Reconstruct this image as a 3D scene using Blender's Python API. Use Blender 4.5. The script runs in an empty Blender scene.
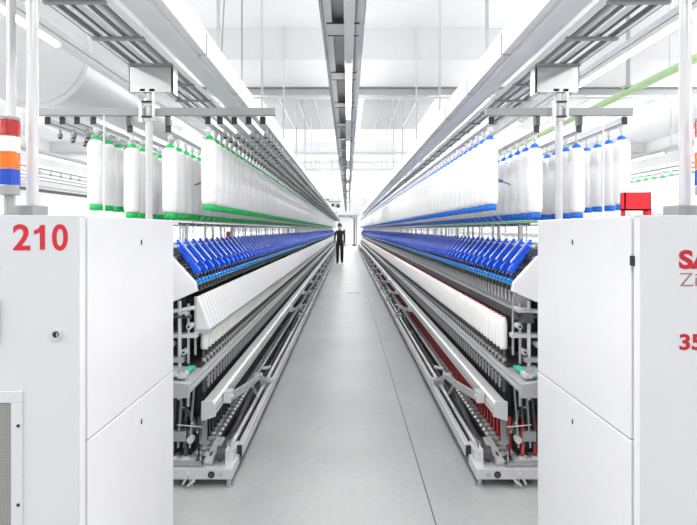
import bpy, bmesh, math, random
from mathutils import Vector
random.seed(4)
PI = math.pi
C = bpy.context.scene.collection
XC = 0.04                      # centre line of the aisle
def SX(s, u): return s*u + XC  # side (-1 left, +1 right), distance from the aisle centre

# ------------------------------------------------------------------ materials
def mat(name, col, rough=0.5, metal=0.0, var=0.03, scale=8.0, bump=0.0, emit=0.0, trans=0.0, coat=0.0):
    m = bpy.data.materials.new(name); m.use_nodes = True
    nt = m.node_tree; b = nt.nodes['Principled BSDF']
    b.inputs['Roughness'].default_value = rough; b.inputs['Metallic'].default_value = metal
    tc = nt.nodes.new('ShaderNodeTexCoord'); nz = nt.nodes.new('ShaderNodeTexNoise')
    nz.inputs['Scale'].default_value = scale; nz.inputs['Detail'].default_value = 3
    nt.links.new(tc.outputs['Object'], nz.inputs['Vector'])
    mx = nt.nodes.new('ShaderNodeMix'); mx.data_type = 'RGBA'
    mx.inputs[6].default_value = [max(0, c*(1-var)) for c in col]+[1]
    mx.inputs[7].default_value = [min(1, c*(1+var)) for c in col]+[1]
    nt.links.new(nz.outputs['Fac'], mx.inputs[0]); nt.links.new(mx.outputs[2], b.inputs['Base Color'])
    if bump:
        bp = nt.nodes.new('ShaderNodeBump'); bp.inputs['Strength'].default_value = bump; bp.inputs['Distance'].default_value = 0.01
        nt.links.new(nz.outputs['Fac'], bp.inputs['Height']); nt.links.new(bp.outputs['Normal'], b.inputs['Normal'])
    if emit:
        b.inputs['Emission Color'].default_value = list(col)+[1]; b.inputs['Emission Strength'].default_value = emit
    if trans: b.inputs['Transmission Weight'].default_value = trans
    if coat: b.inputs['Coat Weight'].default_value = coat
    return m
M = {}
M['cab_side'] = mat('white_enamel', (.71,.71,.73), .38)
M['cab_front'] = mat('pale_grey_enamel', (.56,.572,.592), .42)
M['white'] = mat('white_paint', (.78,.78,.79), .5)
M['white_gloss'] = mat('white_gloss_pipe', (.60,.60,.62), .2, .1)
M['sheet'] = mat('separator_plastic', (.70,.70,.71), .5)
M['zinc'] = mat('pale_zinc_sheet', (.68,.69,.70), .6)
M['wall'] = mat('wall_paint', (.88,.88,.89), .8)
M['ceil'] = mat('ceiling_paint', (.86,.86,.88), .8)
M['ceil_grey'] = mat('grey_ceiling_sheet', (.36,.37,.38), .7, 0, .12, 3)
M['steel'] = mat('brushed_steel', (.50,.51,.52), .34, .75, .12, 30)
M['steel_l'] = mat('light_steel', (.66,.67,.68), .38, .45, .06, 20)
M['steel_g'] = mat('grey_painted_steel', (.30,.31,.31), .5, .1, .08, 20)
M['alu'] = mat('anodised_aluminium', (.50,.51,.52), .36, .5, .04, 10)
M['mech'] = mat('oily_dark_metal', (.085,.088,.09), .38, .4, .5, 40)
M['dark'] = mat('dark_parts_and_shade', (.012,.012,.013), .6, 0, .3, 20)  # near-black of small parts; also shade put into the machine interiors
M['black'] = mat('black_plastic', (.02,.02,.022), .35)
M['blue'] = mat('blue_arm_plastic', (.006,.10,.80), .3, 0, .08)
M['blue_cap'] = mat('blue_bobbin_plastic', (.004,.16,.72), .35)
M['cyan'] = mat('cyan_clip_plastic', (.02,.42,.62), .35, 0, .2, 60)
M['green'] = mat('green_bobbin_plastic', (.003,.50,.10), .35)
M['teal'] = mat('teal_plastic', (.02,.42,.27), .4)
M['roving'] = mat('white_roving', (.86,.86,.86), .9, 0, .02, 60, .25)
M['yarn'] = mat('white_yarn', (.86,.86,.84), .9, 0, .02, 120, .2)
M['cream'] = mat('cream_yarn', (.80,.80,.74), .9, 0, .03, 120, .2)
M['red'] = mat('red_plastic', (.36,.012,.012), .35)
M['redbox'] = mat('red_box_plastic', (.75,.01,.02), .4)
M['print_red'] = mat('red_print', (.42,.003,.016), .5)
M['print_bright'] = mat('bright_red_print', (.52,.008,.022), .5)
M['print_grey'] = mat('wine_grey_print', (.30,.14,.17), .5)
M['lamp_red'] = mat('lamp_red_lens', (.42,.0,.003), .25, 0, .1, 5, 0, .12, 0, 1)
M['lamp_white'] = mat('lamp_clear_lens', (.85,.87,.9), .12, 0, .05, 5, 0, .2, 0, 1)
M['lamp_amber'] = mat('lamp_amber_lens', (.78,.15,.0), .25, 0, .1, 5, 0, .12, 0, 1)
M['lamp_blue'] = mat('lamp_blue_lens', (.0,.055,.45), .25, 0, .1, 5, 0, .1, 0, 1)
M['tube'] = mat('fluorescent_tube', (1,1,1), .4, 0, 0, 1, 0, 9.0)
M['greenpipe'] = mat('pale_green_pipe', (.55,.78,.42), .45)
M['skin'] = mat('skin', (.55,.36,.27), .6)
M['hair'] = mat('hair', (.05,.035,.03), .8)
M['cloth'] = mat('black_cloth', (.014,.014,.016), .85)
# grille: woven mesh
def grille_mat():
    m = bpy.data.materials.new('filter_mesh'); m.use_nodes = True; nt = m.node_tree; b = nt.nodes['Principled BSDF']
    tc = nt.nodes.new('ShaderNodeTexCoord'); br = nt.nodes.new('ShaderNodeTexBrick')
    br.offset = 0; br.inputs['Scale'].default_value = 90; br.inputs['Mortar Size'].default_value = .09
    br.inputs['Brick Width'].default_value = .5; br.inputs['Row Height'].default_value = .5
    br.inputs['Color1'].default_value = (.16,.16,.15,1); br.inputs['Color2'].default_value = (.13,.13,.12,1); br.inputs['Mortar'].default_value = (.30,.30,.28,1)
    mp = nt.nodes.new('ShaderNodeMapping'); mp.inputs['Rotation'].default_value = (PI/2,0,0)
    nt.links.new(tc.outputs['Object'], mp.inputs['Vector']); nt.links.new(mp.outputs['Vector'], br.inputs['Vector'])
    nt.links.new(br.outputs['Color'], b.inputs['Base Color']); b.inputs['Roughness'].default_value = .6
    return m
M['grille'] = grille_mat()
def floor_mat():
    m = bpy.data.materials.new('polished_concrete'); m.use_nodes = True; nt = m.node_tree; b = nt.nodes['Principled BSDF']
    tc = nt.nodes.new('ShaderNodeTexCoord'); n1 = nt.nodes.new('ShaderNodeTexNoise'); n2 = nt.nodes.new('ShaderNodeTexNoise')
    n1.inputs['Scale'].default_value = 1.3; n1.inputs['Detail'].default_value = 6; n2.inputs['Scale'].default_value = 22; n2.inputs['Detail'].default_value = 5
    for n in (n1, n2): nt.links.new(tc.outputs['Object'], n.inputs['Vector'])
    ad = nt.nodes.new('ShaderNodeMix'); ad.data_type = 'FLOAT'; ad.inputs[0].default_value = .35
    nt.links.new(n1.outputs['Fac'], ad.inputs[2]); nt.links.new(n2.outputs['Fac'], ad.inputs[3])
    cr = nt.nodes.new('ShaderNodeValToRGB'); cr.color_ramp.elements[0].position = .3; cr.color_ramp.elements[1].position = .7
    cr.color_ramp.elements[0].color = (.31,.315,.315,1); cr.color_ramp.elements[1].color = (.40,.405,.405,1)
    nt.links.new(ad.outputs[0], cr.inputs[0]); nt.links.new(cr.outputs[0], b.inputs['Base Color'])
    b.inputs['Roughness'].default_value = .42
    return m
M['floor'] = floor_mat()

# ------------------------------------------------------------------ mesh builder
class MB:
    def __init__(s): s.v = []; s.f = []; s.m = []; s.sm = []; s.names = []
    def _mi(s, m):
        if m not in s.names: s.names.append(m)
        return s.names.index(m)
    def add(s, vs, fs, m, smooth=False):
        o = len(s.v); s.v += [tuple(p) for p in vs]; i = s._mi(m)
        for f in fs: s.f.append([k+o for k in f]); s.m.append(i); s.sm.append(smooth)
    def box(s, x0, x1, y0, y1, z0, z1, m):
        if x0 > x1: x0, x1 = x1, x0
        if y0 > y1: y0, y1 = y1, y0
        if z0 > z1: z0, z1 = z1, z0
        s.add([(x0,y0,z0),(x1,y0,z0),(x1,y1,z0),(x0,y1,z0),(x0,y0,z1),(x1,y0,z1),(x1,y1,z1),(x0,y1,z1)],
              [(0,3,2,1),(4,5,6,7),(0,1,5,4),(1,2,6,5),(2,3,7,6),(3,0,4,7)], m); return s
    def cyl(s, p0, p1, r, m, n=12, r1=None, caps=True):
        p0 = Vector(p0); p1 = Vector(p1); d = (p1-p0).normalized(); r1 = r if r1 is None else r1
        a = Vector((1,0,0)) if abs(d.x) < .9 else Vector((0,0,1))
        u = d.cross(a).normalized(); w = d.cross(u)
        vs = []
        for k in range(n):
            t = 2*PI*k/n; e = u*math.cos(t)+w*math.sin(t); vs += [p0+e*r, p1+e*r1]
        s.add(vs, [(2*k, 2*((k+1)%n), 2*((k+1)%n)+1, 2*k+1) for k in range(n)], m, True)
        if caps:
            s.add([p0]+vs[0::2], [(0,(k+1)%n+1,k+1) for k in range(n)], m)
            s.add([p1]+vs[1::2], [(0,k+1,(k+1)%n+1) for k in range(n)], m)
        return s
    def prism(s, prof, y0, y1, m):         # profile (x,z) swept along y
        n = len(prof)
        s.add([(x,y0,z) for x,z in prof]+[(x,y1,z) for x,z in prof],
              [(k,(k+1)%n,(k+1)%n+n,k+n) for k in range(n)]+[tuple(range(n))[::-1], tuple(range(n,2*n))], m); return s
    def lathe(s, prof, m, n=16, c=(0,0,0)):  # profile (r,z)
        vs = []; L = len(prof)
        for r, z in prof:
            for k in range(n): vs.append((c[0]+r*math.cos(2*PI*k/n), c[1]+r*math.sin(2*PI*k/n), c[2]+z))
        fs = [(i*n+k, i*n+(k+1)%n, (i+1)*n+(k+1)%n, (i+1)*n+k) for i in range(L-1) for k in range(n)]
        s.add(vs, fs, m, True); return s
    def bar(s, p0, p1, w, h, m):           # rectangular bar between two points
        p0 = Vector(p0); p1 = Vector(p1); d = (p1-p0).normalized()
        a = Vector((0,1,0)) if abs(d.y) < .9 else Vector((0,0,1))
        u = d.cross(a).normalized()*w/2; q = d.cross(u.normalized()).normalized()*h/2
        vs = [p+e for p in (p0,p1) for e in (u+q,u-q,-u-q,-u+q)]
        s.add(vs, [(0,1,2,3),(7,6,5,4)]+[(k,k+4,(k+1)%4+4,(k+1)%4) for k in range(4)], m); return s
    def merge(s, o, off=(0,0,0), sx=1):
        b = len(s.v); s.v += [(p[0]*sx+off[0], p[1]+off[1], p[2]+off[2]) for p in o.v]
        for f, mi, sm in zip(o.f, o.m, o.sm):
            s.f.append([k+b for k in f]); s.m.append(s._mi(o.names[mi])); s.sm.append(sm)
        return s
    def mesh(s, name, org=(0,0,0)):
        me = bpy.data.meshes.new(name)
        me.from_pydata([(p[0]-org[0],p[1]-org[1],p[2]-org[2]) for p in s.v], [], s.f)
        for n in s.names: me.materials.append(M[n])
        me.polygons.foreach_set('material_index', s.m); me.polygons.foreach_set('use_smooth', s.sm)
        bm = bmesh.new(); bm.from_mesh(me); bmesh.ops.recalc_face_normals(bm, faces=bm.faces); bm.to_mesh(me); bm.free()
        me.update(); return me
def wl(p):                                   # world location of a parent chain (no rotations used)
    v = Vector((0,0,0))
    while p: v += p.location; p = p.parent
    return v
def put(name, me, parent=None, at=(0,0,0)):  # at = world location
    o = bpy.data.objects.new(name, me); C.objects.link(o)
    if parent: o.parent = parent; o.location = Vector(at)-wl(parent)
    else: o.location = at
    return o
def part(name, mb, parent, at=None, bevel=0, kind=None, label=None):
    at = wl(parent) if at is None else Vector(at)
    o = put(name, mb.mesh(name, at), parent, at)
    if bevel: bv(o, bevel)
    if kind: o['kind'] = kind
    if label: o['label'] = label
    return o
def bv(o, w, seg=2):
    m = o.modifiers.new('bevel', 'BEVEL'); m.width = w; m.segments = seg; m.limit_method = 'ANGLE'; m.angle_limit = .6
def tag(o, label, cat, group=None, kind=None):
    o['label'] = label; o['category'] = cat
    if group: o['group'] = group
    if kind: o['kind'] = kind
    return o
def thing(name, at, label, cat, group=None):
    return tag(put(name, None, None, at), label, cat, group)
def struct(name, mb, at=(0,0,0)):
    o = put(name, mb.mesh(name, at), None, at); o['kind'] = 'structure'; return o
def repeat(name, proto, spots, parent, limit=100, sx=1, subs=()):
    """proto, subs: builders in local coordinates; nearest `limit` become parts, the rest one part of kind stuff"""
    me = MB().merge(proto, sx=sx).mesh(name)
    sub = [(n, MB().merge(b, sx=sx).mesh(n)) for n, b in subs]
    for p in spots[:limit]:
        o = put(name, me, parent, p)
        for n, sm in sub:
            c = bpy.data.objects.new(n, sm); C.objects.link(c); c.parent = o
    if len(spots) > limit:
        mb = MB()
        for p in spots[limit:]:
            mb.merge(proto, p, sx)
            for n, b in subs: mb.merge(b, p, sx)
        part(name, mb, parent, kind='stuff')
def text(name, s, x, y, z, cap, m, parent, align='LEFT', bold=0.0, sxs=1.0, width=None):
    cu = bpy.data.curves.new(name, 'FONT'); cu.body = s; cu.size = cap/0.69; cu.align_x = align
    cu.extrude = 0.0008; cu.offset = bold; cu.resolution_u = 6
    to = bpy.data.objects.new(name, cu); C.objects.link(to)
    dg = bpy.context.evaluated_depsgraph_get(); dg.update()
    me = bpy.data.meshes.new_from_object(to.evaluated_get(dg)); bpy.data.objects.remove(to)
    xs = [v.co.x for v in me.vertices]; k = sxs
    if width: k = width/(max(xs)-min(xs))
    x0 = min(xs) if align == 'LEFT' else (max(xs) if align == 'RIGHT' else (max(xs)+min(xs))/2)
    for v in me.vertices: v.co = ((v.co.x-x0)*k, -v.co.z, v.co.y)
    me.materials.clear(); me.materials.append(M[m])
    for p in me.polygons: p.material_index = 0
    return put(name, me, parent, (x, y, z))

Y0, Y1 = 3.0, 36.0
def TUBES(s): return [(SX(s,u),y,.130) for u,y in ((1.08,2.99),(1.005,2.985),(.952,3.05))]+[(SX(s,.945),3.125+.075*k,.130) for k in range(int((Y1-3.13)/.075))]
# ------------------------------------------------------------------ the hall
fl = MB(); fl.box(-11,11,-3,52,-.1,0,'floor'); struct('floor', fl)
t = MB()
t.box(.447,.453,-3,52,.0,.0012,'mech'); struct('trim_1', t)        # joint in the concrete
ce = MB(); ce.box(-11,11,-3,52,4.7,4.8,'ceil'); struct('ceiling', ce)
w = MB(); w.box(-11.1,-11,-3,52,0,4.7,'wall'); struct('wall_left', w)
w = MB(); w.box(11,11.1,-3,52,0,4.7,'wall'); struct('wall_right', w)
w = MB(); w.box(-11,-.9,50,50.2,0,4.7,'wall'); w.box(.95,11,50,50.2,0,4.7,'wall'); w.box(-.9,.95,50,50.2,2.9,4.7,'wall')
w.box(-2,2,51.8,52,0,4.7,'wall')
struct('wall_far', w)
d = MB()
d.box(-.9,-.82,49.9,50.2,0,2.9,'steel_g'); d.box(.87,.95,49.9,50.2,0,2.9,'steel_g'); d.box(-.9,.95,49.9,50.2,2.82,2.9,'steel_g')
d.box(-.82,-.0,50.12,50.16,0,2.82,'white'); d.box(.03,.87,50.12,50.16,0,2.82,'white')
d.box(-.82,.87,50.10,50.12,1.2,1.24,'steel_l')
struct('door_1', d)
# ceiling beams, deep near ones and a rhythm of them down the hall
b = MB(); b.box(-11,11,7.95,9.45,4.2,4.7,'ceil'); struct('trim_2', b)
for i, (y, h) in enumerate([(18.5,4.25),(24,4.3),(30,4.3),(36,4.3),(43,4.3)]):
    b = MB(); b.box(-11,11,y,y+.5,h,4.7,'ceil'); b.box(-11,11,y-.06,y,h,h+.12,'steel_l'); struct('trim_%d' % (i+3), b)
# grey sheet panels between the beams
for i, (x0, x1) in enumerate([(-2.05,-.36),(.40,2.1),(-7.5,-4.0),(4.1,7.5)]):
    b = MB(); b.box(x0,x1,11.9,15.6,4.62,4.7,'ceil_grey')
    for k in range(1,4): b.box(x0+(x1-x0)*k/4-.01, x0+(x1-x0)*k/4+.01, 11.9,15.6,4.6,4.62,'steel_l')
    struct('trim_%d' % (i+9), b)
ib = MB()
ib.box(-11,11,9.50,9.66,4.19,4.21,'steel_g'); ib.box(-11,11,9.57,9.585,4.07,4.19,'steel_l'); ib.box(-11,11,9.50,9.66,4.05,4.07,'steel_l')
o = put('steel_beam', ib.mesh('steel_beam',(0,9.58,4.05)), None, (0,9.58,4.05)); tag(o,'grey steel beam spanning the hall across the ceiling, nearest the camera','beam')
p = MB().cyl((-11,9.45,3.985),(11,9.45,3.985),.022,'white',10)
for x in [-9+1.5*k for k in range(13)]: p.cyl((x,9.45,3.99),(x,9.47,4.045),.008,'steel',6)
tag(put('conduit', p.mesh('conduit',(0,9.45,3.99)), None, (0,9.45,3.99)), 'thin white pipe running right under the grey steel ceiling beam', 'pipe')

# green pipe on the right
g = MB().cyl((3.22,4.35,3.08),(3.22,30,3.08),.042,'greenpipe',14)
for y in (5,8,11,14): g.cyl((3.22,y,3.1),(3.22,y,4.7),.006,'white',6).cyl((3.22,y,3.08),(3.22,y,3.10),.047,'greenpipe',14)
gp = put('overhead_pipe', g.mesh('overhead_pipe',(3.22,4.35,3.08)), None, (3.22,4.35,3.08)); tag(gp,'pale green overhead pipe running into the distance at upper right','pipe')
r = MB().cyl((3.2,5.7,3.12),(3.2,5.7,4.7),.022,'steel',10).cyl((3.2,5.7,3.55),(3.2,5.7,3.6),.032,'steel_l',12).box(3.14,3.26,5.66,5.74,3.11,3.135,'steel')
tag(put('hanger_rod', r.mesh('hanger_rod',(3.2,5.7,3.11)), None, (3.2,5.7,3.11)),'grey steel drop rod above the pale green pipe','rod')
# round air duct end, upper left
dd = MB().cyl((-3.75,6,3.62),(-3.75,9.5,3.62),.66,'steel_l',48).cyl((-3.75,5.97,3.62),(-3.75,6.0,3.62),.68,'white',48)
for y in (6.8,8.6): dd.box(-3.77,-3.73,y,y+.03,4.2,4.7,'steel_l')
dd.cyl((-3.75,5.955,3.62),(-3.75,5.975,3.62),.62,'white',48)
tag(put('air_duct', dd.mesh('air_duct',(-3.75,6,2.96)), None, (-3.75,6,2.96)),'large round pale air duct end in the upper left','duct')
# suspension wires
for x, y, x2, lab in ((-.95,4.5,-.95,'thin vertical suspension rod left of the central light trunking'),(-1.26,4.9,-1.16,'thin slanting suspension wire beside the vertical rod')):
    r = MB().cyl((x,y,2.72),(x2,y,4.7),.008,'steel',6)
    tag(put('suspension_rod', r.mesh('suspension_rod',(x,y,2.72)), None, (x,y,2.72)), lab, 'rod')

# ------------------------------------------------------------------ light trunking and lamps
def trunk(x, lab, ys, wide):
    t = thing('light_trunking', (x, .5, 3.1), lab, 'trunking')
    b = MB()
    if wide:
        c = x-.049
        for a0, a1 in ((-.17,-.085),(.085,.17)): b.box(c+a0, c+a1, .5, 46, 3.14, 3.155, 'zinc'); b.box(c+a0*.75+a1*.25-.004, c+a0*.75+a1*.25+.004, .5, 46, 3.132, 3.14, 'steel_g')
        for sx in (-1, 1): b.box(c+sx*.17-.003, c+sx*.17+.003, .5, 46, 3.14, 3.20, 'zinc')
        y = .25
        while y < 46: b.box(c-.13, c+.13, y, y+.24, 3.136, 3.15, 'zinc'); b.box(c-.13, c+.13, y+.24, y+.25, 3.13, 3.15, 'mech'); b.box(c-.13, c+.13, y-.01, y, 3.13, 3.15, 'mech'); y += 1.24
        b.box(c-.16, c+.16, .5, 46, 3.19, 3.2, 'alu')
    else:
        b.box(x-.05, x+.05, .5, 46, 3.15, 3.2, 'white')
    part('tray', b, t)
    for k in range(6): part('hanger', MB().cyl((x-.14*wide, 2.2+8*k, 3.2),(x-.14*wide, 2.2+8*k, 4.7),.006,'steel',6), t)
    part('housing', MB().box(x-.04, x+.04, .5, 46, 3.1, 3.145, 'white'), t, bevel=.004)
    y = ys
    while y < 46:
        part('fluorescent_lamp', MB().cyl((x,y,3.092),(x,y+2.4,3.092),.024,'tube',12).box(x-.03,x+.03,y-.03,y,3.07,3.1,'white').box(x-.03,x+.03,y+2.4,y+2.43,3.07,3.1,'white'), t)
        y += 4.2
trunk(.012, 'central overhead light trunking with white lamps above the aisle', 4.75, 1)
trunk(-2.5, 'white light trunking above the next aisle on the left', 1.9, 0)
trunk(2.56, 'white light trunking above the next aisle on the right', 3.2, 0)
def area(name, x, y, z, sx, sy, pw, up=False):
    l = bpy.data.lights.new(name, 'AREA'); l.shape = 'RECTANGLE'; l.size = sx; l.size_y = sy; l.energy = pw; l.color = (1,.995,.985)
    o = bpy.data.objects.new(name, l); C.objects.link(o); o.location = (x,y,z); o.rotation_euler = (PI if up else 0, 0, 0)
for x in (.04,-2.48,2.56,-6.6,6.6):  # the outermost pair is added to brighten the background behind the creels
    for k, y in enumerate((-1.2,3,8,14,20,27,35,44)):
        area('lamp_and_fill_light', x, y, 3.05, .25, 4.5, (60,60,60,60,66,75,110,150)[k] if abs(x) < 1 else (100 if abs(x) < 4 else 230))
        area('ceiling_fill', x, y, 3.3, .8, 4.5, ((19,19,23,56,75,90,110,120)[k])*(1 if abs(x) < 4 else 2.6), True)  # added upward fill that brightens the ceiling
trunk(-6.6, 'added light trunking brightening the far left side of the hall', 2.0, 0)  # this outer pair is added to go with the background fill lights
trunk(6.6, 'added light trunking brightening the far right side of the hall', 2.0, 0)

# ------------------------------------------------------------------ headstock cabinets
def cabinet(s, lab):
    u0, u1 = .91, 1.51; ya, yb, H = 1.664, 2.5, 1.546
    t = thing('headstock_cabinet', (SX(s,(u0+u1)/2), (ya+yb)/2, 0), lab, 'cabinet', 'headstock cabinets')
    X = lambda u: SX(s, u)
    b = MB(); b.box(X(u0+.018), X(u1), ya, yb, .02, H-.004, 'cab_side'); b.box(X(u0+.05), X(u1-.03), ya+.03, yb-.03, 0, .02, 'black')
    part('body', b, t, bevel=.004)
    sd1 = part('side_door', MB().box(X(u0), X(u0+.016), ya+.012, yb, .795, H, 'cab_side'), t, at=(X(u0),ya,.795), bevel=.004)
    sd2 = part('side_door', MB().box(X(u0), X(u0+.016), ya+.012, yb, .02, .790, 'cab_side'), t, at=(X(u0),ya,.02), bevel=.004)
    for sd, z in ((sd1,1.447),(sd2,.690)):
        k = MB().cyl((X(u0-.0005),2.11,z),(X(u0+.004),2.11,z),.012,'steel_l',16).box(X(u0-.002),X(u0+.003),2.106,2.114,z-.011,z+.010,'dark')
        part('latch', k, sd, at=(X(u0),2.11,z))
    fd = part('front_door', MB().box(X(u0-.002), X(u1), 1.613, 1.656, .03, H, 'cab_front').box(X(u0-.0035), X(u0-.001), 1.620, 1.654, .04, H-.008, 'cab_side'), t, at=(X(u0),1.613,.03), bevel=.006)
    fy = 1.613
    if s > 0:
        part('latch', MB().box(X(u0-.008), X(u0+.004), 1.646, 1.669, 1.38, 1.413, 'black'), fd, at=(X(u0),1.656,1.38))
        text('brand_lettering', 'SAURER', 1.069, fy-.0005, 1.376, .055, 'print_red', fd, bold=.0032, width=.35)
        text('brand_lettering', 'Zinser', 1.072, fy-.0005, 1.317, .044, 'print_grey', fd, bold=-.0008, width=.19)
        text('number_lettering', '351', 1.071, fy-.0005, 1.1135, .048, 'print_red', fd, bold=.0020, width=.104)
    else:
        two = text('number_lettering', '2', -1.079, fy-.0005, 1.435, .080, 'print_bright', fd, bold=.0022, width=.056)
        zero = text('number_lettering', '0', -.953, fy-.0005, 1.435, .080, 'print_bright', fd, bold=.0022, width=.051)
        one = MB(); zt = 1.515; q = [(-.992,1.435),(-.976,1.435),(-.976,zt),(-.989,zt),(-.9965,zt-.012),(-1.011,zt-.018),(-1.011,zt-.031),(-.992,zt-.024)]
        one.add([(a,fy-.0013,c) for a,c in q]+[(a,fy+.0003,c) for a,c in q], [tuple(range(8)),tuple(range(15,7,-1))]+[(k,(k+1)%8,(k+1)%8+8,k+8) for k in range(8)], 'print_bright')
        num = MB(); num.merge(one, (1.079,-fy+.0005,-1.435))
        for ob, dx in ((two,0),(zero,.126)):
            num.add([(v.co.x+dx,v.co.y,v.co.z) for v in ob.data.vertices], [tuple(p.vertices) for p in ob.data.polygons], 'print_bright'); bpy.data.objects.remove(ob)
        nm_ = put('number_lettering', num.mesh('number_lettering'), fd, (-1.079,fy-.0005,1.435))
        text('brand_lettering', 'SAURER', -1.1187, fy-.0005, 1.376, .055, 'print_red', fd, align='RIGHT', bold=.0032, width=.35)
        k = MB().cyl((-.9375,fy-.006,1.1625),(-.9375,fy+.002,1.1625),.019,'steel_l',24).cyl((-.9375,fy-.009,1.1625),(-.9375,fy-.005,1.1625),.010,'dark',20)
        k.box(-.9345,-.929,fy-.0095,fy-.008,1.156,1.168,'steel')
        part('lock', k, fd, at=(-.9375,fy,1.1625))
        part('handle', MB().box(-1.149,-1.1216,fy-.012,fy+.002,1.135,1.279,'steel_g'), fd, at=(-1.135,fy,1.135), bevel=.005)
        gx0, gx1 = -1.365, -1.047
        g = MB()
        for a in ((gx0,gx1,.942,.979),(gx0,gx1,.25,.29),(gx1-.036,gx1,.29,.942),(gx0,gx0+.036,.29,.942)):
            g.box(a[0],a[1],fy-.005,fy+.002,a[2],a[3],'cab_front')
        v = part('vent_frame', g, fd, at=(gx1,fy,.25), bevel=.0015)
        part('filter_mesh', MB().box(gx0+.03,gx1-.03,fy-.0015,fy+.001,.28,.95,'grille'), v, at=(gx0,fy,.28))
        for z in (.869,.6145): part('screw', MB().cyl((-1.0586,fy-.008,z),(-1.0586,fy-.003,z),.005,'dark',10), v, at=(-1.0586,fy,z))
    return t
cabinet(-1, 'white machine cabinet with red number 210 and a vent, on the left')
cabinet(1, 'white machine cabinet with red SA and 35 lettering, on the right')
# signal towers
def tower(x, lab):
    y = 1.83
    t = thing('signal_tower', (x,y,1.548), lab, 'signal lamp', 'signal towers')
    part('pole', MB().cyl((x,y,1.548),(x,y,1.635),.016,'steel_g',20).cyl((x,y,1.548),(x,y,1.554),.03,'steel_g',20), t)
    part('base_cap', MB().cyl((x,y,1.627),(x,y,1.659),.033,'steel_g',28), t)
    for m, z0, z1, nm in (('lamp_blue',1.659,1.719,'blue_lens'),('lamp_amber',1.719,1.782,'amber_lens'),('lamp_white',1.782,1.837,'clear_lens'),('lamp_red',1.837,1.899,'red_lens')):
        b = MB().cyl((x,y,z0+.003),(x,y,z1-.003),.0325,m,28).cyl((x,y,z1-.004),(x,y,z1),.0345,m,28)
        for k in range(14):
            a = 2*PI*k/14; b.cyl((x+.032*math.cos(a),y+.032*math.sin(a),z0+.003),(x+.032*math.cos(a),y+.032*math.sin(a),z1-.004),.0028,m,6)
        part('lens', b, t, label=nm.replace('_',' '))
    part('top_cap', MB().cyl((x,y,1.899),(x,y,1.909),.034,'steel_g',28), t)
tower(-1.238, 'stacked signal lamp, red clear amber and blue, on left cabinet')
tower(1.3125, 'signal lamp at the right edge of the photo on right cabinet')
# vertical white pipes standing on the cabinets
def vpipe(x, y, r, lab, base=True):
    t = thing('vertical_pipe', (x,y,1.548), lab, 'pipe')
    part('pipe', MB().cyl((x,y,1.548),(x,y,4.7),r,'white_gloss',24), t)
    if base: part('base_bracket', MB().box(x-.055,x+.032,y-.045,y+.05,1.548,1.592,'steel_g'), t, bevel=.004)
vpipe(-1.213, 1.925, .0205, 'thick white vertical pipe standing on left cabinet in a steel bracket')
vpipe(-1.52, 2.26, .018, 'thinner white vertical pipe behind the stacked signal lamp', False)
bpy.data.objects['vertical_pipe.001'].location.z = 1.548
vpipe(1.30, 1.925, .021, 'white vertical pipe standing on the right cabinet near photo edge')
# red box on the right cabinet
t = thing('storage_box', (1.37,2.38,1.546), 'red open box standing at the back of right cabinet top', 'box')
b = MB(); b.box(1.309,1.432,2.36,2.40,1.590,1.597,'redbox')
b.box(1.309,1.432,2.36,2.365,1.59,1.675,'redbox'); b.box(1.309,1.432,2.395,2.40,1.59,1.672,'redbox'); b.box(1.309,1.314,2.36,2.40,1.59,1.675,'redbox'); b.box(1.427,1.432,2.36,2.40,1.59,1.677,'redbox')
part('tub', b, t); part('foot', MB().box(1.418,1.436,2.362,2.40,1.546,1.60,'redbox').box(1.312,1.325,2.385,2.40,1.546,1.592,'redbox'), t)

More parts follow.
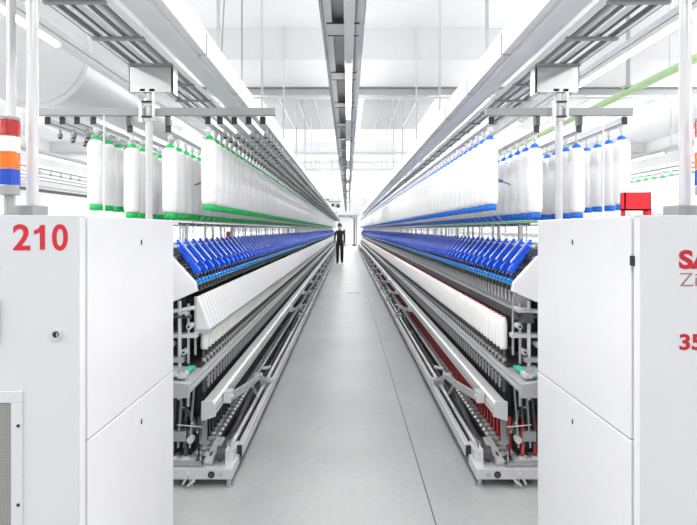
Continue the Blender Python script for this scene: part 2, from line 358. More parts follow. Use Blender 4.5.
# ------------------------------------------------------------------ spinning frames
def frame(s, lab):
    X = lambda u: SX(s, u)
    t = thing('spinning_frame', (SX(s,1.25), 3.0, 0), lab, 'spinning machine', 'spinning frames')
    # the profiles are written for u = distance from the aisle centre, on the aisle side; body core in the middle
    P = lambda mb, prof, y0, y1, m: mb.prism([(X(u), z) for u, z in prof], y0, y1, m)
    b = MB()
    b.box(X(1.14), X(1.36), 2.95, Y1, .10, 1.22, 'dark')  # near-black colour stands in for the shade inside the machine
    y = 3.1
    while y < Y1:                                   # intermediate stands with feet
        b.box(X(1.06), X(1.44), y, y+.05, .06, 1.2, 'mech')
        b.cyl((X(1.08),y+.02,0),(X(1.08),y+.02,.08),.03,'steel',12); b.cyl((X(1.42),y+.02,0),(X(1.42),y+.02,.08),.03,'steel',12)
        y += 1.8
    P(b, [(1.12,1.22),(1.38,1.22),(1.30,1.40),(1.20,1.40)], 2.95, Y1, 'steel_g')
    part('body', b, t)
    # end plate (white cover seen behind the cabinet)
    b = MB(); P(b, [(.905,1.145),(.915,1.195),(1.05,1.345),(1.25,1.42),(1.45,1.345),(1.585,1.195),(1.595,1.145),(1.46,1.085),(1.04,1.085)], 2.86, 2.90, 'cab_side')
    part('end_cover', b, t, bevel=.003)
    # far-side (next aisle) sheet line
    b = MB(); P(b, [(1.36,1.22),(1.58,1.16),(1.58,1.10),(1.36,1.10)], 2.95, Y1, 'steel_l'); b.box(X(1.36),X(1.62),2.95,Y1,.62,.68,'steel_l'); b.box(X(1.60),X(1.74),2.95,Y1,.08,.16,'alu')
    part('rear_profile', b, t)
    # drafting bed: fluted rollers under the arms and the grey bearer below
    b = MB()
    for u, z, r in ((.965,1.215,.013),(1.01,1.272,.012),(1.055,1.33,.012)): b.cyl((X(u),2.93,z),(X(u),Y1,z),r,'steel',10)
    P(b, [(.985,1.19),(1.13,1.38),(1.13,1.15),(.985,1.15)], 2.93, Y1, 'mech')
    part('drafting_rollers', b, t)
    b = MB(); P(b, [(.935,1.175),(1.12,1.175),(1.12,1.12),(.96,1.12)], 2.93, Y1, 'steel_g')
    y = 2.95
    while y < Y1: b.box(X(.928), X(.95), y, y+.03, 1.135, 1.165, 'mech'); y += .075
    part('roller_bearer', b, t)
    part('guide_rail', MB().box(X(.925),X(.935),2.93,Y1,1.176,1.184,'teal').box(X(1.04),X(1.06),2.93,Y1,1.395,1.41,'steel_l'), t)
    # pendulum arms, local coordinates: origin at the roller line, -x towards the aisle (for the right machine)
    a = MB()
    def seg(p0, p1, w, h, m): a.bar((p0[0],p0[2],p0[1]),(p1[0],p1[2],p1[1]),h,w,m)
    prof = [(.112,.192),(.104,.210),(-.005,.078),(-.024,.062),(-.034,.044),(-.033,.026),(-.020,.016),(-.002,.022),(.012,.052)]
    a.prism(prof, -.016, .016, 'blue')
    a.prism([(x+.004, z+.012) for x, z in [(.104,.208),(.096,.214),(-.02,.080),(-.014,.072)]], -.010, .010, 'blue')
    wh = MB(); wh.prism([(.112,.222),(.103,.229),(-.012,.092),(-.004,.082)], .021, .034, 'white')
    wh.prism([(.110,.20),(.100,.215),(-.012,.085),(-.002,.075)], .024, .031, 'steel_l')
    rl = MB()
    for x, z, r in ((-.018,.012,.016),(.035,.078,.014),(.078,.135,.014)):
        rl.cyl((x,-.052,z),(x,-.024,z),r,'black',10); rl.cyl((x,.030,z),(x,.056,z),r,'black',10); rl.cyl((x,-.052,z),(x,.056,z),.004,'steel',6)
    rl.bar((-.018,0,.012),(.035,0,.078),.01,.008,'mech').bar((.035,0,.078),(.078,0,.135),.01,.008,'mech')
    n = int((Y1-2.98)/.15)
    spots = [(X(.955), 2.99+.15*k, 1.215) for k in range(n)]
    repeat('drafting_arm', a, spots, t, 100, s, subs=(('handle_bar', wh), ('pressure_roller', rl)))
    # cyan condenser clips under the arms
    c = MB().cyl((0,-.016,0),(0,.016,0),.0145,'blue_cap',12).cyl((0,-.019,0),(0,.019,0),.008,'cyan',8).box(-.012,.012,-.03,.03,-.016,-.010,'cyan')
    repeat('condenser_clip', c, [(X(.925), 2.96+.075*k, 1.196) for k in range(int((Y1-2.96)/.075))], t, 100, s)
    # separators
    if s < 0:
        p = MB().prism([(-.003,.19),(.004,.19),(.004,.0),(-.072,.0)], -.0012, .0012, 'sheet')
        p.prism([(-.006,.192),(.0,.192),(-.072,.0),(-.079,.0)], -.027, .027, 'sheet')
        repeat('separator', p, [(X(.945), 3.03+.066*k, .905) for k in range(int((Y1-3.03)/.066))], t, 100, s)
        b = MB(); P(b, [(.862,.905),(.955,.905),(.955,.882),(.885,.872),(.862,.885)], 2.99, Y1, 'alu'); part('separator_rail', b, t, bevel=.002)
        b = MB(); P(b, [(.953,1.097),(.938,1.097),(.866,.905),(.953,.905)], 2.992, 3.002, 'sheet'); part('separator_end', b, t)
    else:
        p = MB().prism([(-.03,.15),(-.045,.10),(-.045,.03),(-.02,0),(.05,0),(.05,.15)], -.002, .002, 'steel_l')
        p.prism([(-.03,.15),(-.045,.10),(-.045,.03),(-.039,.03),(-.039,.10),(-.024,.15)], -.012, .012, 'steel_l')
        repeat('separator', p, [(X(1.0), 3.0+.075*k, 1.03) for k in range(int((Y1-3.0)/.075))], t, 100, s)
        b = MB(); P(b, [(.95,1.03),(1.05,1.03),(1.05,1.017),(.95,1.017)], 2.9, Y1, 'alu')
        b.box(X(.975),X(1.04),2.9,Y1,.955,1.017,'mech'); part('ring_rail', b, t, bevel=.002)
    # rod and small machinery at the near end, between cabinet and first separator
    b = MB()
    b.cyl((X(1.20),2.9,1.00),(X(.95),2.98,1.035),.014,'steel_l',12)
    for u, z0, z1, y, r, m in ((1.10,.55,1.08,2.93,.02,'steel_g'),(1.03,.5,1.08,2.95,.011,'steel_l'),(.985,.45,1.06,2.97,.009,'steel'),(1.16,.4,1.08,2.95,.03,'mech'),(.95,.75,1.1,2.99,.008,'steel')):
        b.cyl((X(u),y,z0),(X(u),y,z1),r,m,10)
    for u, z in ((1.0,1.0),(.97,.93),(1.08,.82),(1.0,.78)):
        b.cyl((X(u),2.93,z),(X(u),2.99,z),.017,'steel_l',12); b.cyl((X(u),2.92,z),(X(u),2.93,z),.007,'dark',8)
    b.box(X(.93),X(1.1),2.95,3.0,.86,.885,'steel_l'); b.box(X(1.0),X(1.14),2.93,2.97,.72,.75,'steel'); b.box(X(.96),X(1.14),2.93,2.96,.98,.995,'mech')
    b.bar((X(1.14),2.92,.60),(X(.97),2.92,.66),.012,.02,'steel_l'); b.bar((X(1.14),2.92,.52),(X(.98),2.92,.56),.01,.02,'steel')
    for k in range(5):
        b.bar((X(.93+.03*k),2.96+.01*k,.30+.045*k),(X(1.0+.03*k),3.12,.33+.04*k),.008,.014,('steel','steel_l','mech')[k%3])
        b.cyl((X(1.12-.035*k),2.98,.20),(X(1.10-.035*k),3.0,.58),.007,('steel_g','mech')[k%2],8)
    b.cyl((X(.90),2.95,.335),(X(1.05),2.97,.34),.004,'steel_l',6); b.box(X(1.0),X(1.08),2.97,3.02,.24,.30,'steel'); b.cyl((X(.97),2.95,.255),(X(.97),2.99,.255),.02,'steel_l',12)
    b.bar((X(.90),2.98,.22),(X(.99),3.3,.36),.02,.05,'steel_g')
    part('end_gear', b, t)
    # spindle rail
    b = MB(); P(b, [(.875,.680),(1.06,.700),(1.06,.62),(.90,.62),(.885,.628),(.875,.632)], 2.66, Y1, 'alu')
    b.box(X(.872),X(.8765),2.66,Y1,.650,.656,'steel_l'); b.box(X(.90),X(1.05),2.95,Y1,.69,.705,'dark')
    part('spindle_rail', b, t, bevel=.002)
    b = MB(); P(b, [(.875,.685),(1.0,.70),(1.0,.612),(.875,.612)], 2.63, 2.657, 'alu'); b.box(X(.91),X(.97),2.68,2.75,.70,.725,'steel_l').cyl((X(.94),2.70,.725),(X(.94),2.70,.74),.02,'steel',12)
    b.box(X(.92),X(.96),2.78,2.9,.70,.712,'teal'); b.box(X(.95),X(.99),2.68,2.74,.70,.712,'teal')
    part('rail_end', b, t, bevel=.002)
    sp = MB().cyl((0,0,-.16),(0,0,-.10),.011,'dark',8).cyl((0,0,-.10),(0,0,0),.015,'mech',10)
    sp.cyl((0,0,-.002),(0,0,.072),.010,'mech',8).cyl((0,0,.07),(0,0,.105),.017,'steel',10).cyl((0,0,.105),(0,0,.145),.012,'mech',8)
    sp.bar((-.03,0,-.03),(0,0,-.03),.008,.008,'steel_g').bar((-.03,0,0),(-.03,0,-.07),.010,.014,'steel_g')
    repeat('spindle', sp, [(X(.912), 3.03+.075*k, .62) for k in range(int((Y1-3.03)/.075))], t, 100, s)
    b = MB(); b.box(X(.985),X(1.13),3.15,Y1,.26,.60,'dark'); b.box(X(.98),X(.987),3.15,Y1,.535,.55,'mech'); part('belt_tunnel', b, t)  # shade under the spindle rail is put into this near-black box
    # doffing beam
    b = MB(); P(b, [(.880,.500),(.822,.500),(.808,.490),(.804,.428),(.82,.422),(.882,.422)], 2.9, Y1, 'steel_l')
    b.box(X(.8015),X(.806),2.9,Y1,.45,.457,'steel_g')
    part('doffing_beam', b, t, bevel=.002)
    g = MB(); P(g, [(.884,.506),(.82,.506),(.802,.488),(.802,.42),(.884,.392)], 2.885, 2.90, 'steel_l'); part('beam_end_plate', g, t, bevel=.001)
    # pantograph levers
    y = 3.1; k = 0
    while y < Y1-1:
        b = MB()
        b.box(X(.755),X(.80),y-.035,y+.045,.435,.50,'steel_l'); b.cyl((X(.745),y,.462),(X(.80),y,.462),.018,'steel',14)
        b.bar((X(.765),y,.462),(X(.735),y+.45,.40),.018,.045,'alu'); b.bar((X(.735),y+.45,.40),(X(.705),y+.72,.385),.016,.04,'alu')
        b.cyl((X(.69),y+.72,.385),(X(.75),y+.72,.385),.022,'steel',14)
        b.bar((X(.725),y+.72,.385),(X(.80),y+.10,.13),.012,.035,'mech'); b.bar((X(.72),y+.45,.40),(X(.79),y+1.05,.12),.012,.03,'steel_g')
        b.cyl((X(.67),y+1.0,.375),(X(.735),y+1.0,.36),.012,'steel_l',10)
        b.bar((X(.715),y+.7,.385),(X(.715),y+1.3,.16),.014,.03,'steel')
        b.box(X(.69),X(.80),y+1.25,y+1.34,.10,.19,'steel_l'); b.box(X(.77),X(.83),y+.02,y+.16,.06,.15,'steel')
        part('lifting_lever', b, t, at=(X(.76),y,.4)); y += 1.75 if k > 0 else 3.4; k += 1
    # lower rails along the aisle
    b = MB(); b.box(X(.695),X(.727),3.12,Y1,.085,.158,'steel_l'); part('outer_rail', b, t, bevel=.003)
    b = MB(); b.box(X(.697),X(.725),3.105,3.122,.087,.156,'black').box(X(.727),X(.765),3.09,3.16,.085,.165,'steel_l'); part('rail_cap', b, t, bevel=.002)
    b = MB().cyl((X(.775),3.15,.135),(X(.775),Y1,.135),.017,'steel_l',16); part('guide_tube', b, t)
    b = MB().box(X(.745),X(.757),3.12,Y1,.10,.115,'dark').box(X(.80),X(.815),3.0,Y1,.10,.165,'mech').box(X(.74),X(.85),3.05,Y1,.085,.10,'mech'); part('cable_channel', b, t)
    # tube conveyor
    b = MB(); b.box(X(.87),X(1.06),2.97,Y1,.115,.130,'mech'); b.box(X(.858),X(.868),3.0,Y1,.10,.150,'dark'); b.box(X(.88),X(1.16),2.93,3.08,.112,.128,'steel_g'); part('tube_conveyor', b, t)
    pg = MB(); pg.prism([(-.06,0),(.035,0),(.035,.006),(-.045,.010)], -.026, .022, 'steel_l').cyl((0,0,.008),(0,0,.020),.022,'steel_l',12).cyl((0,0,.02),(0,0,.03),.012,'steel',8)
    repeat('tube_peg', pg, TUBES(s), t, 100, s)
    # near foot
    b = MB(); b.box(X(.71),X(1.14),2.9,2.96,.05,.108,'steel_l'); b.box(X(.71),X(.86),2.96,3.1,.05,.108,'steel_l')
    b.cyl((X(.775),2.897,.078),(X(.775),2.903,.078),.011,'steel',14).cyl((X(.83),2.896,.078),(X(.83),2.903,.078),.020,'black',16).cyl((X(.83),2.894,.078),(X(.83),2.897,.078),.014,'mech',6)
    b.box(X(.83),X(.97),2.94,3.2,.108,.118,'steel_g'); b.bar((X(.865),2.95,.125),(X(.85),3.2,.165),.05,.02,'steel_l')
    b.cyl((X(.765),2.99,.165),(X(.815),2.99,.165),.04,'mech',18).cyl((X(.76),2.99,.165),(X(.82),2.99,.165),.014,'dark',10)
    b.box(X(.755),X(.762),2.95,3.03,.10,.2,'steel_l'); b.box(X(.722),X(.755),3.0,3.08,.10,.175,'steel_l')
    b.cyl((X(.735),2.93,0),(X(.735),2.93,.05),.014,'steel',12).cyl((X(.735),2.93,0),(X(.735),2.93,.01),.026,'steel',12)
    b.cyl((X(.955),2.93,0),(X(.955),2.93,.05),.014,'steel',12).cyl((X(.955),2.93,0),(X(.955),2.93,.01),.026,'steel',12)
    b.bar((X(.96),2.89,.09),(X(.99),2.89,.03),.012,.02,'steel_l'); b.bar((X(.925),2.89,.05),(X(.965),2.89,.02),.012,.02,'steel_l')
    for k in range(4): b.cyl((X(.88+.02*k),2.9+.03*k,.14+.01*k),(X(.93+.01*k),3.05,.13+.01*k),.006,'steel_l' if k%2 else 'black',6)
    part('foot', b, t, bevel=.0015)
    b = MB(); y = 6.0
    while y < Y1: b.box(X(.71),X(1.0),y,y+.08,.03,.11,'steel_g'); b.cyl((X(.74),y+.04,0),(X(.74),y+.04,.04),.02,'steel',10); y += 3.5
    part('foot', b, t)
    return t
FL = frame(-1, 'long spinning machine with white separator plates, left of the aisle')
FR = frame(1, 'long spinning machine with red tubes below, right of the aisle')

# ------------------------------------------------------------------ empty tubes and yarn cops
def row(name, mb, spots, lab0, lab, cat, group, limit, rest, subs=()):
    me = mb.mesh(name); sm = [(n, b.mesh(n)) for n, b in subs]
    for i, p in enumerate(spots[:limit]):
        o = put(name, me, None, p); tag(o, lab0 if i == 0 and lab0 else lab, cat, group)
        if i < 40:
            for n, m in sm:
                c = bpy.data.objects.new(n, m); C.objects.link(c); c.parent = o
        else:
            o.data = full_mesh(name, mb, subs, me)
    for p in spots[limit:]:
        rest.merge(mb, p)
        for n, b in subs: rest.merge(b, p)
_fm = {}
def full_mesh(name, mb, subs, key):
    if not subs: return key
    if key.name not in _fm:
        q = MB().merge(mb)
        for n, b in subs: q.merge(b)
        _fm[key.name] = q.mesh(name)
    return _fm[key.name]
def _x(): pass
def tube_mb(m): return MB().lathe([(.0,.0),(.0135,.0),(.0135,.012),(.0115,.014),(.0085,.205),(.0,.207)], m, 12)
rest = MB()
for s, m, colr, side in ((-1,'black','black','left'),(1,'red','red','right')):
    row('empty_tube', tube_mb(m), [(x,y,z+.022) for x,y,z in TUBES(s)],
        'nearest %s empty yarn tube standing on the %s conveyor' % (colr, side),
        '%s empty yarn tube standing in the row on the %s machine conveyor' % (colr, side), 'yarn tube', '%s tubes on the %s conveyor' % (colr, side), 150, rest)
tag(put('empty_tube', rest.mesh('empty_tubes'), None), 'distant rows of empty red and black tubes on the machine conveyors', 'yarn tubes', None, 'stuff')
rest = MB()
for s, m, tip, side, txt in ((-1,'cream','black','left','cream yarn cop'),(1,'yarn','red','right','white yarn cop')):
    body = MB().lathe([(0,.0),(.021,.0),(.0235,.014),(.0235,.15),(.021,.165),(.011,.195),(0,.196)], m, 16)
    tp = MB().lathe([(.012,-.008),(.0125,-.001),(.0,.0)], tip, 12).lathe([(.0105,.19),(.0095,.203),(0,.205)], tip, 12)
    row('yarn_cop', body, [(SX(s,.912), 3.05+.075*k, .772) for k in range(int((Y1-3.05)/.075))],
        'nearest %s on its spindle, front end of the %s row' % (txt, side),
        '%s standing on its spindle in the long %s row' % (txt, side), 'yarn cop', '%ss on the %s spindles' % (txt, side), 150, rest, (('tube_tip', tp),))
tag(put('yarn_cop', rest.mesh('yarn_cops'), None), 'distant yarn cops on the spindles towards the far machine ends', 'yarn cops', None, 'stuff')

# ------------------------------------------------------------------ roving creels
ROWS = {-1: [(-.857,0),(-1.10,-.05),(-1.335,-.05),(-1.56,0)], 1: [(.884,0),(1.16,-.05),(1.42,-.05),(1.70,0)]}
def bobbin(cap):
    body = MB().lathe([(.0,.035),(.040,.035),(.045,.048),(.048,.065),(.048,.395),(.045,.415),(.034,.430),(.022,.435),(0,.436)], 'roving', 20)
    top = MB().lathe([(.024,.425),(.027,.442),(.022,.455),(.008,.464),(0,.464)], cap, 14)
    base = MB().lathe([(0,0),(.034,0),(.037,.004),(.037,.030),(.030,.040),(0,.042)], cap, 18)
    hook = MB().cyl((0,0,.458),(0,0,.49),.007,'steel',8).cyl((0,0,.485),(0,0,.515),.015,'steel_l',10)
    return body, (('top_cap', top), ('base_ring', base), ('hanger', hook))
rest = MB()
def creel(s, lab):
    c = s*1.25+XC
    t = thing('creel_gantry', (c,3.05,1.4), lab, 'gantry', 'creel gantries')
    first = True
    for y in (3.05,12.05,21.05,30.05):
        m = MB().cyl((c,y,1.40),(c,y,2.34),.0215,'white_gloss',18)
        if first:
            for z in (2.16,2.25,2.33): m.cyl((c,y,z),(c,y,z+.022),.033,'white',20)
            m.box(c-.045,c+.045,y-.03,y+.03,2.335,2.35,'steel_l'); m.box(c-.05,c-.03,y-.035,y-.015,2.15,2.28,'white'); m.box(c+.03,c+.045,y-.035,y-.02,2.18,2.33,'white')
            for z in (2.18,2.27): m.cyl((c-.03,y-.04,z),(c+.03,y-.04,z),.006,'black',8)
        part('mast', m, t, at=(c,y,1.4))
        xa, xb = ((-1.90,-.44) if s < 0 else (.84,1.735))
        b = MB().box(xa,xb,y-.015,y+.015,2.193,2.240,'steel_g')
        part('crossbeam', b, t, at=(xa,y,2.2), bevel=.002); first = False
    rails = [(x, 2.145 + dz) for x, dz in ROWS[s]]
    if s < 0: rails += [(x, 2.145) for x in (-.783,-.695,-.607,-.52,-1.66,-1.75,-1.84)]
    for x, z in rails:
        b = MB(); y0 = 3.07
        b.prism([(x-.019,z+.002),(x-.019,z+.04),(x-.012,z+.048),(x+.012,z+.048),(x+.019,z+.04),(x+.019,z+.002),(x+.012,z-.004),(x-.012,z-.004)], y0, Y1, 'steel_l')
        b.prism([(x-.016,z),(x-.017,z+.042),(x-.010,z+.047),(x+.010,z+.047),(x+.017,z+.042),(x+.016,z)], y0-.004, y0+.001, 'black')
        for sg in (-1,1): b.box(x+sg*.0185, x+sg*.0202, y0, Y1, z+.002, z+.008, 'mech')
        if z < 2.12:
            for y in (3.06,12.05,21.05,30.05): b.box(x-.014,x+.014,y-.01,y+.03,z+.04,2.2,'mech')
        else:
            for y in (12.05,21.05,30.05): b.box(x-.01,x+.01,y-.01,y+.01,z+.04,2.2,'mech')
        part('rail', b, t, at=(x,y0,z))
    h = MB().cyl((0,0,0),(0,0,-.03),.010,'steel',8).cyl((0,0,-.03),(0,0,-.052),.017,'steel_g',10).cyl((0,0,-.052),(0,0,-.062),.011,'black',8)
    if s < 0:
        sp = [(x, 3.2+.15*k, 2.142) for k in range(int((Y1-3.2)/.15)) for x in (-.783,-.695,-.607,-.52,-1.66,-1.75,-1.84)]
        repeat('hanger', h, sp, t, 100)
    # creel posts and rods between bobbins and arms
    y = 3.15; b = MB()
    while y < Y1:
        for sg in (-1,1): b.cyl((c+sg*.2,y,1.37),(c+sg*.2,y,1.535),.009,'steel',8); b.cyl((c+sg*.09,y+.2,1.40),(c+sg*.09,y+.2,1.55),.006,'steel_l',6)
        b.cyl((c-.2,y,1.40),(c+.2,y,1.40),.006,'steel',6)
        y += .6
    for u in (-.2,.2): b.cyl((c+u,3.0,1.535),(c+u,Y1,1.535),.006,'mech',8); b.cyl((c+u*.9,3.0,1.555),(c+u*.9,Y1,1.555),.004,'steel_l',6)
    part('guide_rod_frame', b, t)
    xr = -1.48 if s < 0 else 1.555
    part('thin_rod', MB().cyl((xr,3.04,1.35),(xr,3.04,2.2),.005,'white',8), t, at=(xr,3.04,1.35))
    for k, y in enumerate((3.35, 3.6)):
        part('guide_arm', MB().cyl((c-.28*s-.0,y,1.83),(c-.02*s,y+.3,1.80),.006,'steel_g',6).cyl((c-.30*s,y-.02,1.832),(c-.25*s,y+.03,1.828),.013,'lamp_blue',10), t, at=(c-.28*s,y,1.83))
    # yarn from the bobbins down to the arms
    b = MB()
    for k in range(120):
        y = 3.1+.15*k
        for rx, uu in ((ROWS[s][0][0], 1.075), (ROWS[s][1][0], 1.09)):
            b.cyl((rx,y,1.62 if uu < 1.08 else 1.575),(SX(s,uu),y+.03,1.43),.0012,'white',3,caps=False)
    part('roving_strand', b, t, kind='stuff')
    cap, col, side = (('green','green','left') if s < 0 else ('blue_cap','blue','right'))
    body, subs = bobbin(cap)
    names = ('aisle row','second row','third row','outer row')
    for j, ((x, dz), lim) in enumerate(zip(ROWS[s], (92,22,18,12))):
        row('roving_bobbin', body, [(x, 3.1+.15*k, 1.62+dz) for k in range(int((Y1-3.1)/.15))],
            'nearest white roving bobbin with %s caps in the %s above the %s machine' % (col, names[j], side),
            'white roving bobbin with %s caps hanging in the %s, %s machine' % (col, names[j], side), 'roving bobbin',
            '%s capped roving bobbins, %s of the %s machine' % (col, names[j], side), lim, rest, subs)
creel(-1, 'white roving creel gantry with many empty rails above the left machine')
creel(1, 'white roving creel gantry with four rails above the right machine')

# neighbouring machines, one aisle further out on either side
def neighbour(s):
    c = SX(s, 3.75); side = 'left' if s < 0 else 'right'
    t = thing('spinning_frame', (c,3.4,0), 'neighbouring spinning machine beyond the %s cabinet, mostly hidden' % side, 'spinning machine')
    b = MB(); b.box(c-.2,c+.2,3.4,Y1,.1,1.2,'steel_g'); b.prism([(c-.33,1.1),(c-.33,1.2),(c-.2,1.42),(c+.2,1.42),(c+.33,1.2),(c+.33,1.1)], 3.4, Y1, 'steel_l')
    b.box(c-.36,c+.36,3.4,Y1,.6,.7,'alu'); b.box(c-.5,c+.5,3.4,Y1,.05,.15,'steel_g')
    for k in range(9): b.box(c-.4,c+.4,3.4+4*k,3.5+4*k,0,.6,'steel_g')
    part('body', b, t)
    m = MB()
    for y in (3.6,12,21,30): m.cyl((c,y,1.4),(c,y,2.34),.02,'white_gloss',12).box(c-.45,c+.45,y-.015,y+.015,2.195,2.24,'steel_l')
    part('mast', m, t)
    for k in range(4):
        x = c+(-.39,-.13,.13,.39)[k]; part('rail', MB().box(x-.018,x+.018,3.5,Y1,2.15,2.195,'steel_l').box(x-.02*s-.001,x-.02*s+.001,3.5,Y1,2.15,2.158,'mech'), t, at=(x,3.5,2.15))
    h = MB().cyl((0,0,0),(0,0,-.03),.010,'steel',8).cyl((0,0,-.03),(0,0,-.052),.017,'steel_g',10)
    if s > 0:
        body, subs = bobbin('green')
        row('roving_bobbin', body, [(c-.39, 3.75+.15*k, 1.62) for k in range(120)], None, 'white roving bobbin with green caps on the machine beyond the red box', 'roving bobbin', 'green capped bobbins beyond the right cabinet', 12, rest, subs)
    else:
        repeat('hanger', h, [(c+.39, 3.6+.2*k, 2.15) for k in range(100)], t, 60)
        part('side_rail', MB().box(c+.42,c+.46,3.6,Y1,1.90,1.93,'mech').box(c+.42,c+.46,3.6,Y1,1.95,1.965,'steel').box(c+.43,c+.45,3.6,3.62,1.45,1.97,'steel_l'), t)
neighbour(-1); neighbour(1)
tag(put('roving_bobbin', rest.mesh('roving_bobbins'), None), 'distant rows of white roving bobbins above both machines', 'roving bobbins', None, 'stuff')

# ------------------------------------------------------------------ overhead cleaner track and duct above each machine
def overhead(s, lab):
    X = lambda u: SX(s,u)
    t = thing('overhead_track', (X(1.23),3.05,2.35), lab, 'track', 'overhead tracks')
    b = MB(); b.box(X(1.10),X(1.36),3.02,3.04,2.33,2.483,'alu'); b.box(X(1.10),X(1.105),3.02,3.12,2.33,2.497,'steel_l'); b.box(X(1.355),X(1.36),3.02,3.12,2.33,2.497,'steel_l')
    part('mounting_plate', b, t)
    b = MB(); a0 = .6
    b.box(X(1.345),X(1.365),a0,Y1,2.50,2.53,'white'); b.box(X(1.365),X(1.372),a0,Y1,2.50,2.53,'mech'); b.box(X(1.112),X(1.118),a0,Y1,2.50,2.525,'mech'); b.box(X(1.095),X(1.11),a0,Y1,2.50,2.53,'white')
    part('side_rail', b, t)
    for u, w, m in ((1.335,.012,'mech'),(1.275,.014,'mech'),(1.25,.022,'steel_l'),(1.20,.016,'mech'),(1.17,.014,'steel_l'),(1.145,.012,'steel_g')):
        part('rail', MB().box(X(u)-w/2,X(u)+w/2,a0,Y1,2.505,2.52,m), t, at=(X(u),a0,2.515))
    repeat('cross_tie', MB().box(-.135,.135,-.012,.012,0,.015,'steel_g'), [(X(1.23),.92+.42*k,2.485) for k in range(83)], t)
    # hangers up to the ceiling
    for k in range(16):
        y = 3.9+2.0*k
        part('hanger', MB().box(X(1.05)-.012,X(1.05)+.012,y,y+.02,2.7,4.7,'white').box(X(1.13)-.005,X(1.13)+.005,y,y+.02,2.55,2.72,'steel'), t, at=(X(1.05),y,2.55))
    # duct
    d = thing('air_duct', (X(1.0),.6,2.53), 'white rectangular duct running beside the %s overhead track' % ('left' if s < 0 else 'right'), 'duct', 'rectangular ducts')
    b = MB(); b.prism([(X(u),z) for u, z in ((.905,2.57),(.905,2.72),(1.02,2.72),(1.02,2.57))], .6, Y1, 'white')
    b.box(X(1.02),X(1.085),.6,Y1,2.57,2.62,'white'); b.box(X(.955),X(1.08),.6,Y1,2.545,2.57,'cab_side')
    part('duct_body', b, d)
    y = 1.3
    while y < Y1:
        part('seam', MB().box(X(.902),X(.906),y,y+.014,2.565,2.70,'steel_g').box(X(.90),X(1.03),y-.002,y+.016,2.56,2.566,'steel_l'), d, at=(X(.9),y,2.565)); y += .88 if y < 20 else 3
overhead(-1, 'grey and white overhead rail track above the left machine'); overhead(1, 'grey and white overhead rail track above the right machine')

# dark fan unit hanging at the far end
f = thing('ceiling_fan_unit', (-.42,22.5,2.35), 'dark unit hanging far away above the person in the aisle', 'fan unit')
part('frame', MB().box(-.85,-.3,22.4,22.6,2.72,2.78,'steel_g').cyl((-.7,22.5,2.78),(-.7,22.5,4.7),.012,'steel',6).cyl((-.4,22.5,2.78),(-.4,22.5,4.7),.012,'steel',6), f)
part('blower', MB().cyl((-.66,22.35,2.6),(-.66,22.6,2.6),.07,'black',16).cyl((-.42,22.35,2.56),(-.42,22.6,2.56),.09,'mech',16).bar((-.66,22.45,2.58),(-.36,22.45,2.48),.03,.05,'black').box(-.6,-.36,22.4,22.6,2.62,2.70,'steel'), f)
# small metal plate in the floor
tag(put('floor_plate', MB().box(-.03,.33,11.8,11.95,0,.004,'steel_g').mesh('floor_plate',(.15,11.87,0)), None, (.15,11.87,0)), 'small dark metal plate lying in the middle of the aisle floor', 'plate')
# red tag on the left creel
tag(put('tag_card', MB().box(-1.12,-1.08,4.62,4.63,1.40,1.48,'redbox').mesh('tag_card',(-1.1,4.62,1.40)), None, (-1.1,4.62,1.40)), 'small red tag above the blue arms of the left machine', 'tag')
# dark standing post near the far door
pp = MB().cyl((.62,46,0),(.62,46,2.55),.07,'mech',12).box(.45,.8,45.9,46.1,0,.12,'black').bar((.62,46,2.5),(.1,46,2.75),.06,.06,'mech')
tag(put('bollard_post', pp.mesh('bollard_post',(.62,46,0)), None, (.62,46,0)), 'dark upright post near the far end of the aisle, on the right', 'post')
pp = MB().cyl((-.28,44,0),(-.28,44,1.5),.09,'mech',12).box(-.42,-.14,43.9,44.1,0,.2,'steel_g')
tag(put('bollard_post', pp.mesh('bollard_post2',(-.28,44,0)), None, (-.28,44,0)), 'grey upright post behind the person at the far end', 'post')

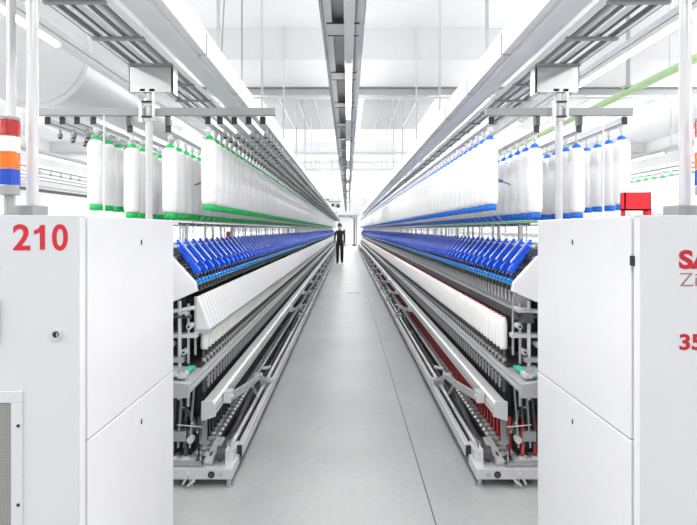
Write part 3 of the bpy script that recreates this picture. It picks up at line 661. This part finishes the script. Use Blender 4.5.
# ------------------------------------------------------------------ the person, walking away down the aisle
def person(x, y):
    t = thing('person', (x,y,0), 'person in black clothes standing beside the left machine far down the aisle', 'person')
    J = {'pelvis':(0,0,.94,.135),'belly':(0,.0,1.08,.125),'chest':(0,-.01,1.30,.145),'neckb':(0,0,1.46,.07),'neck':(0,-.01,1.53,.052),'head':(0,-.02,1.62,.082),'crown':(0,-.01,1.70,.075),
         'hipL':(-.09,0,.88,.10),'kneeL':(-.095,-.03,.50,.078),'ankL':(-.10,.0,.09,.055),'toeL':(-.11,-.17,.035,.034),
         'hipR':(.09,0,.88,.10),'kneeR':(.095,.04,.49,.078),'ankR':(.10,.10,.09,.055),'toeR':(.12,-.06,.035,.034),
         'shL':(-.18,0,1.41,.062),'elL':(-.215,.03,1.14,.043),'wrL':(-.205,-.06,.90,.030),'haL':(-.20,-.09,.84,.034),
         'shR':(.18,0,1.41,.062),'elR':(.215,.04,1.14,.043),'wrR':(.205,-.10,.93,.030),'haR':(.20,-.14,.875,.034)}
    E = [('pelvis','belly'),('belly','chest'),('chest','neckb'),('neckb','neck'),('neck','head'),('head','crown'),('pelvis','hipL'),('hipL','kneeL'),('kneeL','ankL'),('ankL','toeL'),
         ('pelvis','hipR'),('hipR','kneeR'),('kneeR','ankR'),('ankR','toeR'),('chest','shL'),('shL','elL'),('elL','wrL'),('wrL','haL'),('chest','shR'),('shR','elR'),('elR','wrR'),('wrR','haR')]
    for sd, sg in (('L',-1),('R',1)):
        hx, hy, hz, _ = J['ha'+sd]
        for k, L in enumerate((.055,.065,.060,.050)):
            a = (hx+sg*.0, hy-.024+.016*k, hz-.02); n1 = 'f%s%d' % (sd,k); n2 = n1+'b'
            J[n1] = (a[0], a[1]-.004, a[2]-L*.6, .009); J[n2] = (a[0]-sg*.012, a[1]-.008, a[2]-L*1.1, .008)
            E += [('ha'+sd, n1), (n1, n2)]
        J['t'+sd] = (hx-sg*.01, hy-.045, hz-.005, .010); J['t'+sd+'b'] = (hx-sg*.015, hy-.055, hz-.035, .009); E += [('ha'+sd,'t'+sd),('t'+sd,'t'+sd+'b')]
    names = list(J); me = bpy.data.meshes.new('body')
    me.from_pydata([J[n][:3] for n in names], [(names.index(a), names.index(b)) for a, b in E], [])
    o = put('body', me, t, (x,y,0))
    m = o.modifiers.new('skin','SKIN'); sk = me.skin_vertices[0].data
    for i, n in enumerate(names): r = J[n][3]; sk[i].radius = (r, r*.8 if n in ('chest','belly','pelvis') else r); sk[i].use_root = (n == 'pelvis')
    sub = o.modifiers.new('sub','SUBSURF'); sub.levels = 1; sub.render_levels = 2
    dg = bpy.context.evaluated_depsgraph_get(); dg.update()
    nm = bpy.data.meshes.new_from_object(o.evaluated_get(dg)); o.modifiers.clear(); o.data = nm
    nm.materials.clear(); nm.materials.append(M['skin']); nm.materials.append(M['cloth'])
    for p in nm.polygons:
        c = p.center; p.use_smooth = True
        p.material_index = 0 if (c.z > 1.50 or (c.z < .92 and abs(c.x) > .165)) else 1
    # face, ears
    fb = MB()
    fb.lathe([(0,-.012),(.012,0),(0,.03)], 'skin', 8, (0,-.105,1.60))
    for sg in (-1,1): fb.lathe([(0,-.01),(.009,0),(0,.01)],'black',8,(sg*.03,-.093,1.635)); fb.lathe([(0,-.03),(.012,0),(0,.03)],'skin',8,(sg*.083,0,1.62))
    fb.box(-.025,.025,-.102,-.09,1.565,1.572,'red')
    put('face', fb.mesh('face'), t, (x,y,0))
    hb = MB().lathe([(.088,1.62),(.097,1.66),(.088,1.72),(.055,1.765),(0,1.775)], 'hair', 16, (0,.012,0)); put('hair', hb.mesh('hair'), t, (x,y,0))
person(-.34, 21.9)

# ------------------------------------------------------------------ world, camera, view
W = bpy.data.worlds.new('world'); bpy.context.scene.world = W; W.use_nodes = True
W.node_tree.nodes['Background'].inputs[0].default_value = (1,1,1,1); W.node_tree.nodes['Background'].inputs[1].default_value = .62
cam = bpy.data.cameras.new('camera'); co = bpy.data.objects.new('camera', cam); C.objects.link(co)
co.location = (0,0,1.5); co.rotation_euler = (PI/2,0,0)
cam.sensor_width = 36; cam.lens = 500/697*36; cam.shift_x = 1/697; cam.shift_y = -33/697; cam.clip_start = .05; cam.clip_end = 200
S = bpy.context.scene; S.camera = co
S.view_settings.view_transform = 'Standard'; S.view_settings.look = 'None'; S.view_settings.gamma = 1; S.view_settings.use_curve_mapping = False
S.view_settings.exposure = -0.25
